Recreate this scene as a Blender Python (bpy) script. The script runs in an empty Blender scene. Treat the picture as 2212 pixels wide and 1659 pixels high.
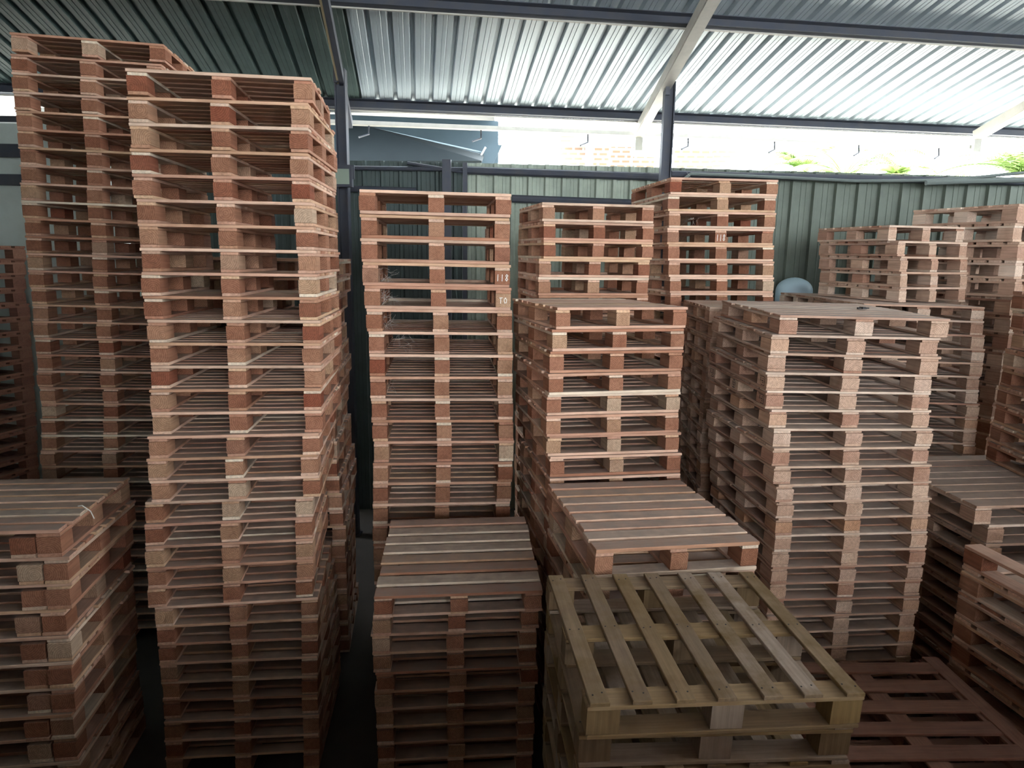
import bpy, math, random
from mathutils import Vector, Matrix, Euler
random.seed(7)
C = bpy.context.scene.collection
F_PX, PITCH, ROLL, CAMZ = 1475.0, math.radians(10.53), math.radians(0.8), 3.15
FIT={
'C':{"W": 0.91, "D": 0.771, "h": 0.1269, "z": 4.061, "t": 0.0017, "p": -0.0053, "yaw": 0.121, "y": 3.746, "ly": -0.0021, "N": 32, "ks": [0, 1, 2, 3, 4, 5, 6, 7, 8, 9, 10, 11, 12, 13, 14, 15, 16, 17, 18, 19, 20, 21, 22, 23, 24, 25, 26, 27, 28, 29, 30, 31], "x": [-1.518, -1.542, -1.544, -1.553, -1.553, -1.545, -1.541, -1.538, -1.53, -1.534, -1.518, -1.526, -1.527, -1.528, -1.527, -1.537, -1.554, -1.546, -1.594, -1.601, -1.6, -1.6, -1.618, -1.59, -1.596, -1.603, -1.607, -1.611, -1.615, -1.608, -1.611, -1.622], "dyaw": [0.03, -0.025, -0.043, -0.038, -0.03, -0.035, -0.022, -0.027, 0.003, -0.013, -0.014, -0.014, -0.005, 0.011, -0.003, 0.023, 0.036, 0.038, 0.037, 0.049, 0.039, 0.045, 0.059, 0.036, 0.012, -0.006, -0.011, -0.023, -0.037, -0.024, -0.029, -0.02], "dy": [-0.011, 0.005, -0.0, 0.014, 0.018, 0.022, 0.021, 0.018, -0.004, 0.006, -0.001, 0.015, 0.014, -0.006, -0.01, -0.034, -0.03, -0.026, -0.016, -0.027, -0.033, -0.032, -0.011, -0.006, -0.001, 0.015, 0.017, 0.021, 0.025, 0.007, 0.01, 0.022]},
'E':{"W": 0.99, "D": 0.917, "h": 0.1551, "z": 3.567, "t": 0.0075, "p": 0.0, "yaw": 0.1076, "y": 4.657, "ly": 0.0031, "N": 23, "ks": [0, 1, 2, 3, 4, 5, 6, 7, 8, 9, 10, 11, 12, 13, 14, 15], "x": [-0.517, -0.52, -0.52, -0.517, -0.509, -0.497, -0.491, -0.488, -0.488, -0.484, -0.477, -0.475, -0.482, -0.49, -0.497, -0.497], "dyaw": [-0.003, -0.001, 0.001, -0.001, -0.002, 0.002, 0.001, -0.005, 0.012, 0.004, -0.006, -0.001, -0.001, -0.0, 0.002, 0.0], "dy": [-0.027, 0.008, -0.002, -0.002, 0.001, 0.002, 0.018, 0.003, 0.0, -0.003, -0.004, 0.0, -0.013, 0.008, 0.003, 0.007]},
'F':{"W": 0.908, "D": 0.987, "h": 0.124, "z": 1.364, "t": -0.0129, "p": 0.0382, "yaw": 0.0804, "y": 3.455, "ly": 0.0092, "N": 11, "ks": [0, 1, 2, 3, 4, 5, 6, 7, 8, 9], "x": [-0.268, -0.284, -0.295, -0.297, -0.282, -0.295, -0.297, -0.297, -0.295, -0.303], "dyaw": [0.003, 0.013, -0.0, 0.004, 0.001, -0.003, 0.0, -0.002, -0.007, -0.008], "dy": [-0.041, -0.016, -0.012, 0.003, -0.006, -0.003, 0.01, 0.014, 0.022, 0.028]},
'B':{"W": 0.995, "D": 0.72, "h": 0.1249, "z": 4.622, "t": 0.0194, "p": 0.0057, "yaw": 0.1289, "y": 5.181, "ly": -0.0015, "N": 37, "ks": [0, 1, 2, 3, 4, 5, 6, 7, 8, 9, 10, 11, 12, 13, 14, 15, 16, 17, 18, 19, 20, 21, 22, 23, 24, 25], "x": [-3.01, -3.061, -3.057, -3.064, -3.073, -3.065, -3.067, -3.073, -3.083, -3.088, -3.072, -3.084, -3.087, -3.094, -3.101, -3.091, -3.105, -3.096, -3.097, -3.103, -3.09, -3.104, -3.119, -3.125, -3.144, -3.152], "dyaw": [0.035, 0.018, 0.002, 0.0, -0.01, -0.002, -0.004, -0.003, 0.001, 0.0, 0.008, -0.0, 0.0, -0.002, -0.032, -0.002, -0.003, -0.001, -0.002, 0.004, 0.005, -0.015, 0.002, 0.003, 0.001, -0.001], "dy": [-0.031, 0.014, -0.004, -0.0, 0.015, 0.003, 0.006, 0.004, -0.001, -0.001, -0.004, 0.001, -0.0, 0.003, 0.01, 0.004, 0.005, 0.001, 0.001, -0.006, -0.007, -0.0, -0.003, -0.005, -0.005, 0.002]},
'H':{"W": 0.883, "D": 1.028, "h": 0.1358, "z": 2.852, "t": 0.0022, "p": -0.0073, "yaw": 0.2001, "y": 4.269, "ly": -0.0018, "N": 21, "ks": [0, 1, 2, 3, 4, 5, 6, 7, 8], "x": [0.691, 0.674, 0.662, 0.66, 0.655, 0.655, 0.667, 0.685, 0.687], "dyaw": [0.058, 0.033, 0.005, 0.02, -0.013, -0.011, -0.029, -0.041, -0.021], "dy": [0.025, 0.007, -0.007, -0.02, -0.001, -0.012, 0.015, 0.006, -0.014]},
'I':{"W": 0.887, "D": 0.932, "h": 0.1581, "z": 1.739, "t": 0.0276, "p": 0.0265, "yaw": 0.1951, "y": 3.245, "ly": 0.0003, "N": 11, "ks": [0, 1], "x": [0.852, 0.849], "dyaw": [0.015, -0.015], "dy": [-0.019, 0.019]},
'J':{"W": 1.022, "D": 0.915, "h": 0.1482, "z": 1.63, "t": 0.0192, "p": 0.0305, "yaw": 0.0939, "y": 2.192, "ly": 0.0003, "N": 11, "ks": [0, 1], "x": [0.782, 0.764], "dyaw": [0.014, -0.014], "dy": [-0.016, 0.016]},
'K':{"W": 0.995, "D": 1.108, "h": 0.1428, "z": 3.855, "t": -0.0061, "p": -0.0053, "yaw": 0.1382, "y": 6.237, "ly": 0.0015, "N": 27, "ks": [0, 1, 2, 3, 4, 5, 6, 7], "x": [1.85, 1.839, 1.855, 1.848, 1.864, 1.878, 1.894, 1.905], "dyaw": [0.003, -0.014, -0.008, -0.014, -0.002, 0.0, 0.013, 0.022], "dy": [-0.003, -0.009, -0.005, 0.004, -0.0, 0.0, 0.005, 0.009]},
'G':{"W": 0.914, "D": 0.9, "h": 0.1428, "z": 3.57, "t": -0.0012, "p": 0.0062, "yaw": 0.1911, "y": 5.523, "ly": -0.0001, "N": 25, "ks": [0, 1, 2, 3, 4, 5], "x": [0.663, 0.676, 0.678, 0.648, 0.645, 0.652], "dyaw": [-0.003, 0.02, 0.027, -0.015, -0.019, -0.01], "dy": [-0.01, 0.011, 0.014, -0.008, -0.012, 0.005]},
'L':{"W": 1.032, "D": 0.972, "h": 0.1133, "z": 2.833, "t": 0.0141, "p": 0.0255, "yaw": 0.1051, "y": 4.025, "ly": 0.0031, "N": 25, "ks": [0, 1, 2, 3, 4, 5, 6, 7, 8, 9, 10, 11, 12, 13, 14, 15, 16, 17, 18], "x": [2.077, 2.031, 2.036, 2.03, 2.036, 2.061, 2.089, 2.08, 2.099, 2.119, 2.14, 2.147, 2.156, 2.16, 2.161, 2.168, 2.168, 2.157, 2.169], "dyaw": [-0.052, -0.035, -0.081, -0.031, -0.028, 0.0, 0.008, 0.037, 0.026, 0.044, 0.034, 0.032, 0.025, -0.008, 0.011, 0.004, -0.011, 0.015, 0.009], "dy": [0.008, -0.007, 0.005, 0.004, 0.019, 0.013, -0.002, -0.021, -0.03, -0.023, -0.011, -0.009, -0.005, 0.006, 0.012, 0.017, 0.014, 0.002, 0.007]},
'D':{"W": 1.097, "D": 0.835, "h": 0.1477, "z": 1.772, "t": 0.0078, "p": 0.002, "yaw": 0.1428, "y": 3.178, "ly": -0.0003, "N": 12, "ks": [0, 1, 2, 3, 4, 5, 6, 7, 8, 9], "x": [-2.817, -2.798, -2.806, -2.852, -2.835, -2.836, -2.844, -2.854, -2.865, -2.859], "dyaw": [-0.012, -0.015, 0.013, -0.004, 0.009, 0.005, -0.003, -0.006, 0.013, 0.001], "dy": [-0.003, 0.001, 0.001, 0.008, 0.001, -0.004, 0.006, -0.012, 0.002, 0.001]},
'A':{"W": 1.004, "D": 1.179, "h": 0.1451, "z": 3.192, "t": 0.0, "p": -0.0, "yaw": -0.2429, "y": 6.086, "ly": -0.0028, "N": 22, "ks": [0, 1, 2, 3, 4, 5, 6, 9, 12, 15, 16], "x": [-5.77, -5.785, -5.799, -5.813, -5.786, -5.79, -5.805, -5.824, -5.839, -5.855, -5.86], "dyaw": [0.0, 0.0, -0.0, -0.001, -0.0, -0.002, -0.002, 0.018, 0.008, -0.012, -0.011], "dy": [0.0, 0.001, -0.001, -0.002, 0.0, -0.003, -0.003, 0.025, 0.01, -0.016, -0.014]},
'N':{"W": 1.044, "D": 1.001, "h": 0.1213, "z": 2.79, "t": 0.0158, "p": 0.0, "yaw": -0.0065, "y": 5.925, "ly": -0.0003, "N": 23, "ks": [0, 1, 2, 3, 4, 5, 6, 7, 8, 9, 10], "x": [3.548, 3.557, 3.584, 3.603, 3.595, 3.594, 3.594, 3.613, 3.619, 3.625, 3.638], "dyaw": [0.001, -0.0, 0.001, 0.003, -0.004, 0.004, -0.002, -0.005, -0.002, 0.001, 0.003], "dy": [0.002, -0.001, 0.002, 0.004, -0.006, 0.006, -0.003, -0.007, -0.003, 0.001, 0.004]},
'O':{"W": 0.97, "D": 1.003, "h": 0.137, "z": 3.479, "t": -0.0, "p": 0.0061, "yaw": 0.2879, "y": 6.363, "ly": -0.0004, "N": 5, "ks": [0, 1, 2, 3, 4], "x": [3.839, 3.908, 3.935, 3.954, 3.957], "dyaw": [-0.081, 0.0, 0.026, 0.019, 0.036], "dy": [0.008, 0.001, -0.003, -0.003, -0.003]},
'P':{"W": 1.165, "D": 1.058, "h": 0.1674, "z": 3.684, "t": -0.0, "p": 0.0018, "yaw": 0.4298, "y": 6.56, "ly": 0.0081, "N": 22, "ks": [0, 1, 2, 3, 4, 5, 6, 7, 8, 9, 10], "x": [5.071, 5.063, 5.09, 5.079, 5.097, 5.128, 5.156, 5.183, 5.17, 5.178, 5.159], "dyaw": [-0.06, -0.04, 0.032, 0.046, 0.048, 0.003, 0.001, -0.005, -0.009, -0.009, -0.007], "dy": [-0.019, -0.008, -0.002, -0.011, -0.023, -0.008, -0.001, 0.013, 0.023, 0.022, 0.017]},
'Q':{"W": 1.073, "D": 1.282, "h": 0.1578, "z": 2.925, "t": -0.0, "p": -0.0, "yaw": -0.0986, "y": 4.342, "ly": -0.0021, "N": 9, "ks": [0, 1, 2, 3, 4, 5, 6, 7, 8], "x": [4.515, 4.534, 4.558, 4.519, 4.522, 4.508, 4.502, 4.488, 4.473], "dyaw": [0.002, -0.0, 0.001, -0.002, -0.008, -0.004, -0.001, 0.004, 0.01], "dy": [-0.004, 0.0, -0.004, 0.007, 0.024, 0.011, 0.001, -0.011, -0.027]},
'R':{"W": 1.166, "D": 1.166, "h": 0.1368, "z": 1.505, "t": -0.0012, "p": 0.0017, "yaw": 0.1065, "y": 4.549, "ly": -0.0002, "N": 11, "ks": [0, 1, 3], "x": [3.8, 3.907, 3.883], "dyaw": [-0.001, -0.002, 0.003], "dy": [0.001, 0.003, -0.005]},
'S':{"W": 1.092, "D": 1.302, "h": 0.1563, "z": 1.406, "t": 0.0, "p": 0.0, "yaw": 0.1726, "y": 2.839, "ly": -0.0007, "N": 9, "ks": [0, 1, 2, 3, 4, 5], "x": [3.619, 3.612, 3.608, 3.61, 3.615, 3.614], "dyaw": [-0.012, 0.003, 0.006, 0.008, -0.0, -0.002], "dy": [0.019, -0.005, -0.009, -0.012, 0.0, 0.003]},
'M':{"W": 1.0, "D": 0.914, "h": 0.1216, "z": 2.796, "t": -0.0, "p": -0.0008, "yaw": -0.0288, "y": 5.23, "ly": 0.0004, "N": 23, "ks": [0, 1, 2, 3], "x": [2.004, 2.031, 2.025, 2.014], "dyaw": [0.002, 0.002, -0.0, -0.004], "dy": [-0.001, -0.004, -0.0, 0.009]},
}
SKY, SUN, EXPO = 9.5, 24.0, 0.74
R = random.Random(11)

# ---------------------------------------------------------------- camera maths (pixel -> point of the shed)
def ray(px, py):
    a, b = px - 1106, py - 829.5
    u = a*math.cos(ROLL) + b*math.sin(ROLL); v = -a*math.sin(ROLL) + b*math.cos(ROLL)
    return Vector((u/F_PX, math.cos(PITCH) - math.sin(PITCH)*v/F_PX, -(math.sin(PITCH) + math.cos(PITCH)*v/F_PX)))
def at(px, py, Y):
    d = ray(px, py); t = Y/d.y
    return Vector((d.x*t, Y, CAMZ + d.z*t))
def on_plane(px, py, p0, n):
    d = ray(px, py); o = Vector((0, 0, CAMZ)); t = (p0 - o).dot(n)/d.dot(n)
    return o + d*t

# ---------------------------------------------------------------- materials
def nt(name):
    m = bpy.data.materials.new(name); m.use_nodes = True
    t = m.node_tree; t.nodes.clear()
    out = t.nodes.new('ShaderNodeOutputMaterial'); bs = t.nodes.new('ShaderNodeBsdfPrincipled')
    t.links.new(bs.outputs[0], out.inputs[0])
    return m, t, bs
def N(t, kind, **kw):
    n = t.nodes.new(kind)
    for k, v in kw.items():
        if k == 'inp':
            for i, x in v.items(): n.inputs[i].default_value = x
        else: setattr(n, k, v)
    return n
def math_(t, op, a, b=None, clamp=False):
    n = N(t, 'ShaderNodeMath', operation=op); n.use_clamp = clamp
    for i, x in enumerate((a, b)):
        if x is None: continue
        if isinstance(x, (int, float)): n.inputs[i].default_value = x
        else: t.links.new(x, n.inputs[i])
    return n.outputs[0]
def mix(t, fac, a, b, mode='MIX'):
    n = N(t, 'ShaderNodeMix', data_type='RGBA', blend_type=mode)
    for i, x in ((0, fac), (6, a), (7, b)):
        if isinstance(x, (int, float)): n.inputs[i].default_value = x
        elif isinstance(x, tuple): n.inputs[i].default_value = (*x, 1)
        else: t.links.new(x, n.inputs[i])
    return n.outputs[2]
def ramp(t, fac, stops, interp='LINEAR'):
    n = N(t, 'ShaderNodeValToRGB'); n.color_ramp.interpolation = interp
    el = n.color_ramp.elements
    while len(el) < len(stops): el.new(0.5)
    for e, (p, c) in zip(el, stops): e.position = p; e.color = (*c, 1)
    t.links.new(fac, n.inputs[0]); return n.outputs[0]

def wood(name, stops, grain='X', rings=False, dust=0.85, dustcol=(.31, .245, .215), patch=0.0, patchcol=(.2, .13, .04)):
    m, t, bs = nt(name)
    oi = N(t, 'ShaderNodeObjectInfo'); ge = N(t, 'ShaderNodeNewGeometry'); tc = N(t, 'ShaderNodeTexCoord')
    r = math_(t, 'FRACT', math_(t, 'ADD', oi.outputs['Random'], math_(t, 'MULTIPLY', ge.outputs['Random Per Island'], 3.7)))
    r2 = math_(t, 'FRACT', math_(t, 'MULTIPLY', r, 17.31))
    base = ramp(t, r, stops)
    off = N(t, 'ShaderNodeCombineXYZ'); 
    t.links.new(math_(t, 'MULTIPLY', r, 37.0), off.inputs[0]); t.links.new(math_(t, 'MULTIPLY', r2, 29.0), off.inputs[1]); t.links.new(math_(t, 'MULTIPLY', r, 11.0), off.inputs[2])
    va = N(t, 'ShaderNodeVectorMath', operation='ADD'); t.links.new(tc.outputs['Object'], va.inputs[0]); t.links.new(off.outputs[0], va.inputs[1])
    mp = N(t, 'ShaderNodeMapping'); mp.inputs['Scale'].default_value = {'X': (3, 70, 70), 'Y': (70, 3, 70), 'Z': (70, 70, 3)}[grain]
    t.links.new(va.outputs[0], mp.inputs[0])
    nz = N(t, 'ShaderNodeTexNoise', inp={'Scale': 1.0, 'Detail': 5.0, 'Roughness': .6}); t.links.new(mp.outputs[0], nz.inputs['Vector'])
    g = math_(t, 'MULTIPLY_ADD', nz.outputs[0], 1.1); t.nodes[-1].inputs[2].default_value = .45
    gc = N(t, 'ShaderNodeCombineColor')
    for i in range(3): t.links.new(g, gc.inputs[i])
    col = mix(t, 1.0, base, gc.outputs[0], 'MULTIPLY')
    nb = N(t, 'ShaderNodeTexNoise', inp={'Scale': 9.0, 'Detail': 4.0}); t.links.new(va.outputs[0], nb.inputs['Vector'])
    col = mix(t, math_(t, 'MULTIPLY', math_(t, 'SUBTRACT', nb.outputs[0], .48, True), 1.6, True), col, mix(t, 1.0, col, (.55, .42, .36), 'MULTIPLY'))
    if patch:
        pb = N(t, 'ShaderNodeTexNoise', inp={'Scale': 3.2, 'Detail': 5.0, 'Roughness': .65}); t.links.new(va.outputs[0], pb.inputs['Vector'])
        col = mix(t, math_(t, 'MULTIPLY', math_(t, 'SUBTRACT', pb.outputs[0], .45, True), patch*6, True), col, patchcol)
    if rings:
        sp = N(t, 'ShaderNodeSeparateXYZ'); t.links.new(tc.outputs['Object'], sp.inputs[0])
        dx = math_(t, 'ADD', sp.outputs[0], math_(t, 'MULTIPLY', math_(t, 'SUBTRACT', r2, .5), .13))
        dz = math_(t, 'ADD', sp.outputs[2], math_(t, 'MULTIPLY', math_(t, 'SUBTRACT', math_(t, 'FRACT', math_(t, 'MULTIPLY', r, 53.7)), .5), .11))
        d = math_(t, 'SQRT', math_(t, 'ADD', math_(t, 'MULTIPLY', dx, dx), math_(t, 'MULTIPLY', dz, dz)))
        nr = N(t, 'ShaderNodeTexNoise', inp={'Scale': 16.0, 'Detail': 2.0}); t.links.new(va.outputs[0], nr.inputs['Vector'])
        d = math_(t, 'ADD', d, math_(t, 'MULTIPLY', nr.outputs[0], .012))
        w = math_(t, 'SINE', math_(t, 'MULTIPLY', d, 620.0))
        w = math_(t, 'POWER', math_(t, 'MULTIPLY_ADD', w, .5), 1.6); 
        w.node.inputs[0].links[0].from_node.inputs[2].default_value = .5
        spn = N(t, 'ShaderNodeSeparateXYZ'); t.links.new(tc.outputs['Normal'], spn.inputs[0])
        k = math_(t, 'GREATER_THAN', math_(t, 'ABSOLUTE', spn.outputs[1]), .7)
        col = mix(t, math_(t, 'MULTIPLY', math_(t, 'MULTIPLY', w, k), .42), col, mix(t, 1.0, col, (.42, .27, .2), 'MULTIPLY'))
    sn = N(t, 'ShaderNodeSeparateXYZ'); t.links.new(ge.outputs['Normal'], sn.inputs[0])
    up = math_(t, 'GREATER_THAN', sn.outputs[2], .8)
    nd = N(t, 'ShaderNodeTexNoise', inp={'Scale': 14.0, 'Detail': 6.0}); t.links.new(va.outputs[0], nd.inputs['Vector'])
    df = math_(t, 'MULTIPLY', up, math_(t, 'MULTIPLY', math_(t, 'ADD', nd.outputs[0], .35), dust, True), True)
    col = mix(t, df, col, dustcol)
    t.links.new(col, bs.inputs['Base Color'])
    bs.inputs['Roughness'].default_value = .85; bs.inputs['Specular IOR Level'].default_value = .2
    bp = N(t, 'ShaderNodeBump', inp={'Strength': .35, 'Distance': .004}); t.links.new(nz.outputs[0], bp.inputs['Height']); t.links.new(bp.outputs[0], bs.inputs['Normal'])
    return m

BOARD = [(0, (.36, .20, .13)), (.14, (.46, .30, .22)), (.28, (.60, .44, .33)), (.42, (.34, .17, .11)), (.56, (.68, .56, .44)), (.70, (.43, .25, .18)), (.84, (.52, .37, .24)), (1, (.32, .16, .10))]
BLOCK = [(0, (.33, .155, .09)), (.15, (.40, .205, .13)), (.3, (.28, .12, .07)), (.45, (.46, .27, .17)), (.6, (.36, .17, .105)), (.74, (.52, .36, .23)), (.86, (.27, .09, .05)), (.94, (.58, .46, .33)), (1, (.35, .17, .10))]
PALEB = [(0, (.44, .30, .22)), (.3, (.53, .40, .30)), (.55, (.37, .21, .145)), (.75, (.62, .52, .42)), (1, (.46, .32, .23))]
GREY = [(0, (.21, .145, .095)), (.25, (.27, .18, .10)), (.5, (.36, .275, .22)), (.75, (.27, .17, .07)), (1, (.2, .14, .10))]
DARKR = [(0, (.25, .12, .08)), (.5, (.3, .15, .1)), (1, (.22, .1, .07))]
def pink(p): return [(a, (min(1, c[0]*1.08), c[1]*.985, c[2]*.97)) for a, c in p]
BOARD, BLOCK, PALEB = [(a, tuple(min(.8, q*1.2) for q in c)) for a, c in pink(BOARD)], [(a, tuple(q*.86 for q in c)) for a, c in pink(BLOCK)], pink(PALEB)
M = {}
M['board'] = wood('sawn_board_wood', BOARD, 'X')
M['runner'] = wood('sawn_runner_wood', BOARD, 'Y', dust=.4)
M['block'] = wood('end_grain_block_wood', BLOCK, 'Y', rings=True, dust=.4)
M['pboard'] = wood('pale_board_wood', PALEB, 'X')
M['prunner'] = wood('pale_runner_wood', PALEB, 'Y', dust=.4)
M['pblock'] = wood('pale_block_wood', PALEB[:4] + [(1, (.5, .27, .16))], 'Y', rings=True, dust=.4)
M['gboard'] = wood('weathered_board_wood', GREY, 'Y', dust=.1, patch=.8, patchcol=(.17, .105, .04))
M['gcross'] = wood('weathered_cross_wood', GREY, 'X', dust=.1, patch=.5, patchcol=(.22, .13, .05))
M['gblock'] = wood('weathered_shaded_block_wood', [(a, tuple(q*.8 for q in c)) for a, c in GREY], 'Z', dust=.1, patch=.25, patchcol=(.2, .12, .05))  # weathered, and darkened further to put the front face's shade into the colour
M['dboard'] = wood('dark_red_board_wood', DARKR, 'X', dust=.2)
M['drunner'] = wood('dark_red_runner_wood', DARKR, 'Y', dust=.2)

def plain(name, col, rough=.6, metal=0.0, noise=0.0, nscale=6.0, col2=None, emis=None, stretch=None, spec=.5):
    m, t, bs = nt(name)
    bs.inputs['Roughness'].default_value = rough; bs.inputs['Metallic'].default_value = metal
    bs.inputs['Specular IOR Level'].default_value = spec
    if noise:
        tc = N(t, 'ShaderNodeTexCoord'); mp = N(t, 'ShaderNodeMapping'); t.links.new(tc.outputs['Object'], mp.inputs[0])
        if stretch: mp.inputs['Scale'].default_value = stretch
        nz = N(t, 'ShaderNodeTexNoise', inp={'Scale': nscale, 'Detail': 6.0, 'Roughness': .6}); t.links.new(mp.outputs[0], nz.inputs['Vector'])
        f = math_(t, 'MULTIPLY', math_(t, 'SUBTRACT', nz.outputs[0], .4, True), noise*4, True)
        t.links.new(mix(t, f, col, col2 or tuple(c*.5 for c in col)), bs.inputs['Base Color'])
    else: bs.inputs['Base Color'].default_value = (*col, 1)
    return m
M['galv'] = plain('galvanised_sheet', (.39, .45, .49), .46, .25, .35, 5.0, (.34, .39, .43), stretch=(3, .5, .5))
M['low_bounce'] = plain('low_bounce_sheet', (.10, .075, .06), .8, .1, .5, 2.0, (.05, .035, .03))  # unseen roof sheets coloured dark to cut light bounced onto the stacks
M['edge'] = plain('dull_edge_sheet', (.14, .18, .2), .5, .2)
M['green_sheet'] = plain('dark_green_sheet', (.045, .07, .066), .65, 0, .4, 4.0, (.025, .042, .038), spec=.2)
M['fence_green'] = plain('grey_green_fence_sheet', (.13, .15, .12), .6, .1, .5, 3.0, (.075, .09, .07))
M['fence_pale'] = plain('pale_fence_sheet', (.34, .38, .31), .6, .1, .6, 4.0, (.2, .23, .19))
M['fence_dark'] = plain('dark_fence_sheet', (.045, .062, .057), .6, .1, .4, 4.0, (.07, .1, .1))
M['steel'] = plain('dark_painted_steel', (.05, .055, .075), .55, .3, .3, 8.0, (.09, .08, .07))
M['steel_lt'] = plain('pale_painted_steel', (.42, .40, .36), .6, .1, .3, 8.0, (.25, .24, .22))
M['cream'] = plain('cream_timber', (.5, .42, .26), .7)
M['whitewall'] = plain('whitewashed_wall', (.55, .6, .56), .9, 0, .3, 5.0, (.38, .42, .38))
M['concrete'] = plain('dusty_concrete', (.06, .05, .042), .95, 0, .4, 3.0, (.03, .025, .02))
M['ground'] = plain('bright_yard_ground', (.72, .69, .62), .95, 0, .3, 1.0, (.5, .48, .42))
M['white'] = plain('white_paint', (.8, .82, .84), .5)
M['tank'] = plain('pale_blue_plastic', (.45, .58, .66), .45, 0, .2, 6.0, (.38, .5, .58))
M['bluegrey'] = plain('blue_grey_sheet', (.045, .065, .08), .6, 0, .3, 3.0, (.035, .05, .06), spec=.2)
M['dkmetal'] = plain('dull_dark_sheet', (.012, .016, .018), .6, 0, .3, 5.0, (.008, .01, .012), spec=.2)
M['ink'] = plain('stamp_ink', (.03, .028, .03), .8)
M['chalk'] = plain('chalk_mark', (.82, .78, .72), .9)
M['cable'] = plain('dusty_cable', (.12, .14, .13), .7)
M['frond'] = plain('palm_leaf_green', (.10, .20, .025), .5, 0, .4, 3.0, (.18, .24, .05))
M['trunk'] = plain('palm_trunk', (.35, .28, .2), .9)
M['web'] = plain('pale_cobweb', (.6, .55, .5), .9)
M['lampglass'] = plain('dusty_lamp_glass', (.25, .3, .24), .4)
M['terracotta'] = plain('terracotta_slats', (.42, .2, .14), .8)
def brick_mat():
    m, t, bs = nt('hollow_brick_wall')
    tc = N(t, 'ShaderNodeTexCoord'); mp = N(t, 'ShaderNodeMapping'); t.links.new(tc.outputs['Object'], mp.inputs[0])
    mp.inputs['Rotation'].default_value = (math.radians(90), 0, 0)
    b = N(t, 'ShaderNodeTexBrick', inp={'Scale': 1.0, 'Mortar Size': .028, 'Brick Width': .21, 'Row Height': .10, 'Color1': (.30, .17, .12, 1), 'Color2': (.26, .18, .13, 1), 'Mortar': (.44, .41, .36, 1)})
    t.links.new(mp.outputs[0], b.inputs['Vector']); t.links.new(b.outputs[0], bs.inputs['Base Color']); bs.inputs['Roughness'].default_value = .9
    return m
M['brick'] = brick_mat()

# ---------------------------------------------------------------- mesh helpers
class MB:
    def __init__(s): s.v = []; s.f = []; s.m = []
    def quad(s, *p, m=0):
        b = len(s.v); s.v += [tuple(q) for q in p]; s.f.append(tuple(range(b, b+len(p)))); s.m.append(m)
    def box(s, lo, hi, mat=None, m=0, bev=0.0):
        x0, y0, z0 = lo; x1, y1, z1 = hi; b = len(s.v)
        P = [Vector(p) for p in ((x0,y0,z0),(x1,y0,z0),(x1,y1,z0),(x0,y1,z0),(x0,y0,z1),(x1,y0,z1),(x1,y1,z1),(x0,y1,z1))]
        if mat is not None: P = [mat @ p for p in P]
        s.v += [tuple(p) for p in P]
        for f in ((0,3,2,1),(4,5,6,7),(0,1,5,4),(1,2,6,5),(2,3,7,6),(3,0,4,7)): s.f.append(tuple(b+i for i in f)); s.m.append(m)
    def bar(s, a, b, w, h, up=Vector((0,0,1)), m=0):
        a, b = Vector(a), Vector(b); d = (b-a); L = d.length; d.normalize()
        x = d.cross(up).normalized(); z = x.cross(d).normalized()
        mt = Matrix.Translation(a) @ Matrix((x, d, z)).transposed().to_4x4()
        s.box((-w/2, 0, -h/2), (w/2, L, h/2), mt, m)
    def tube(s, pts, r, n=8, m=0, taper=None):
        pts = [Vector(p) for p in pts]; rings = []
        for i, p in enumerate(pts):
            d = (pts[min(i+1, len(pts)-1)] - pts[max(i-1, 0)]).normalized()
            u = d.cross(Vector((0, 0, 1)) if abs(d.z) < .9 else Vector((1, 0, 0))).normalized(); w = d.cross(u)
            rr = r if taper is None else r*(1-(1-taper)*i/(len(pts)-1)); b = len(s.v)
            for k in range(n):
                a = 2*math.pi*k/n; s.v.append(tuple(p + (u*math.cos(a) + w*math.sin(a))*rr))
            rings.append(b)
        for a, b in zip(rings, rings[1:]):
            for k in range(n): s.f.append((a+k, a+(k+1) % n, b+(k+1) % n, b+k)); s.m.append(m)
        s.f.append(tuple(rings[0]+k for k in range(n))[::-1]); s.m.append(m)
        s.f.append(tuple(rings[-1]+k for k in range(n))); s.m.append(m)
    def mesh(s, name, mats):
        me = bpy.data.meshes.new(name); me.from_pydata(s.v, [], s.f)
        for q in (mats if isinstance(mats, (list, tuple)) else [mats]): me.materials.append(q)
        me.polygons.foreach_set('material_index', s.m); me.update(); return me
    def build(s, name, mats, parent=None):
        o = bpy.data.objects.new(name, s.mesh(name, mats)); C.objects.link(o)
        if parent: o.parent = parent
        return o
def tag(o, label=None, cat=None, group=None, kind=None):
    if label: o['label'] = label
    if cat: o['category'] = cat
    if group: o['group'] = group
    if kind: o['kind'] = kind
    return o
def empty(name, loc=(0, 0, 0), label=None, cat=None, group=None):
    o = bpy.data.objects.new(name, None); C.objects.link(o); o.location = loc; o.empty_display_size = .1
    return tag(o, label, cat, group)

# ---------------------------------------------------------------- pallets
def pmesh(name, sx, sy, sz, mat):
    """one sawn piece centred on its own origin, with a small eased edge"""
    b = min(.0025, sz*.16); m = MB()
    xs, ys, zs = sx/2, sy/2, sz/2
    lay = [(xs-b, ys-b, -zs), (xs, ys, -zs+b), (xs, ys, zs-b), (xs-b, ys-b, zs)]
    for (ax, ay, az) in lay: m.v += [(-ax, -ay, az), (ax, -ay, az), (ax, ay, az), (-ax, ay, az)]
    m.f.append((3, 2, 1, 0)); m.m.append(0)
    for l in range(3):
        for k in range(4): m.f.append((4*l+k, 4*l+(k+1) % 4, 4*l+4+(k+1) % 4, 4*l+4+k)); m.m.append(0)
    m.f.append((12, 13, 14, 15)); m.m.append(0)
    return m.mesh(name, mat)

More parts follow.
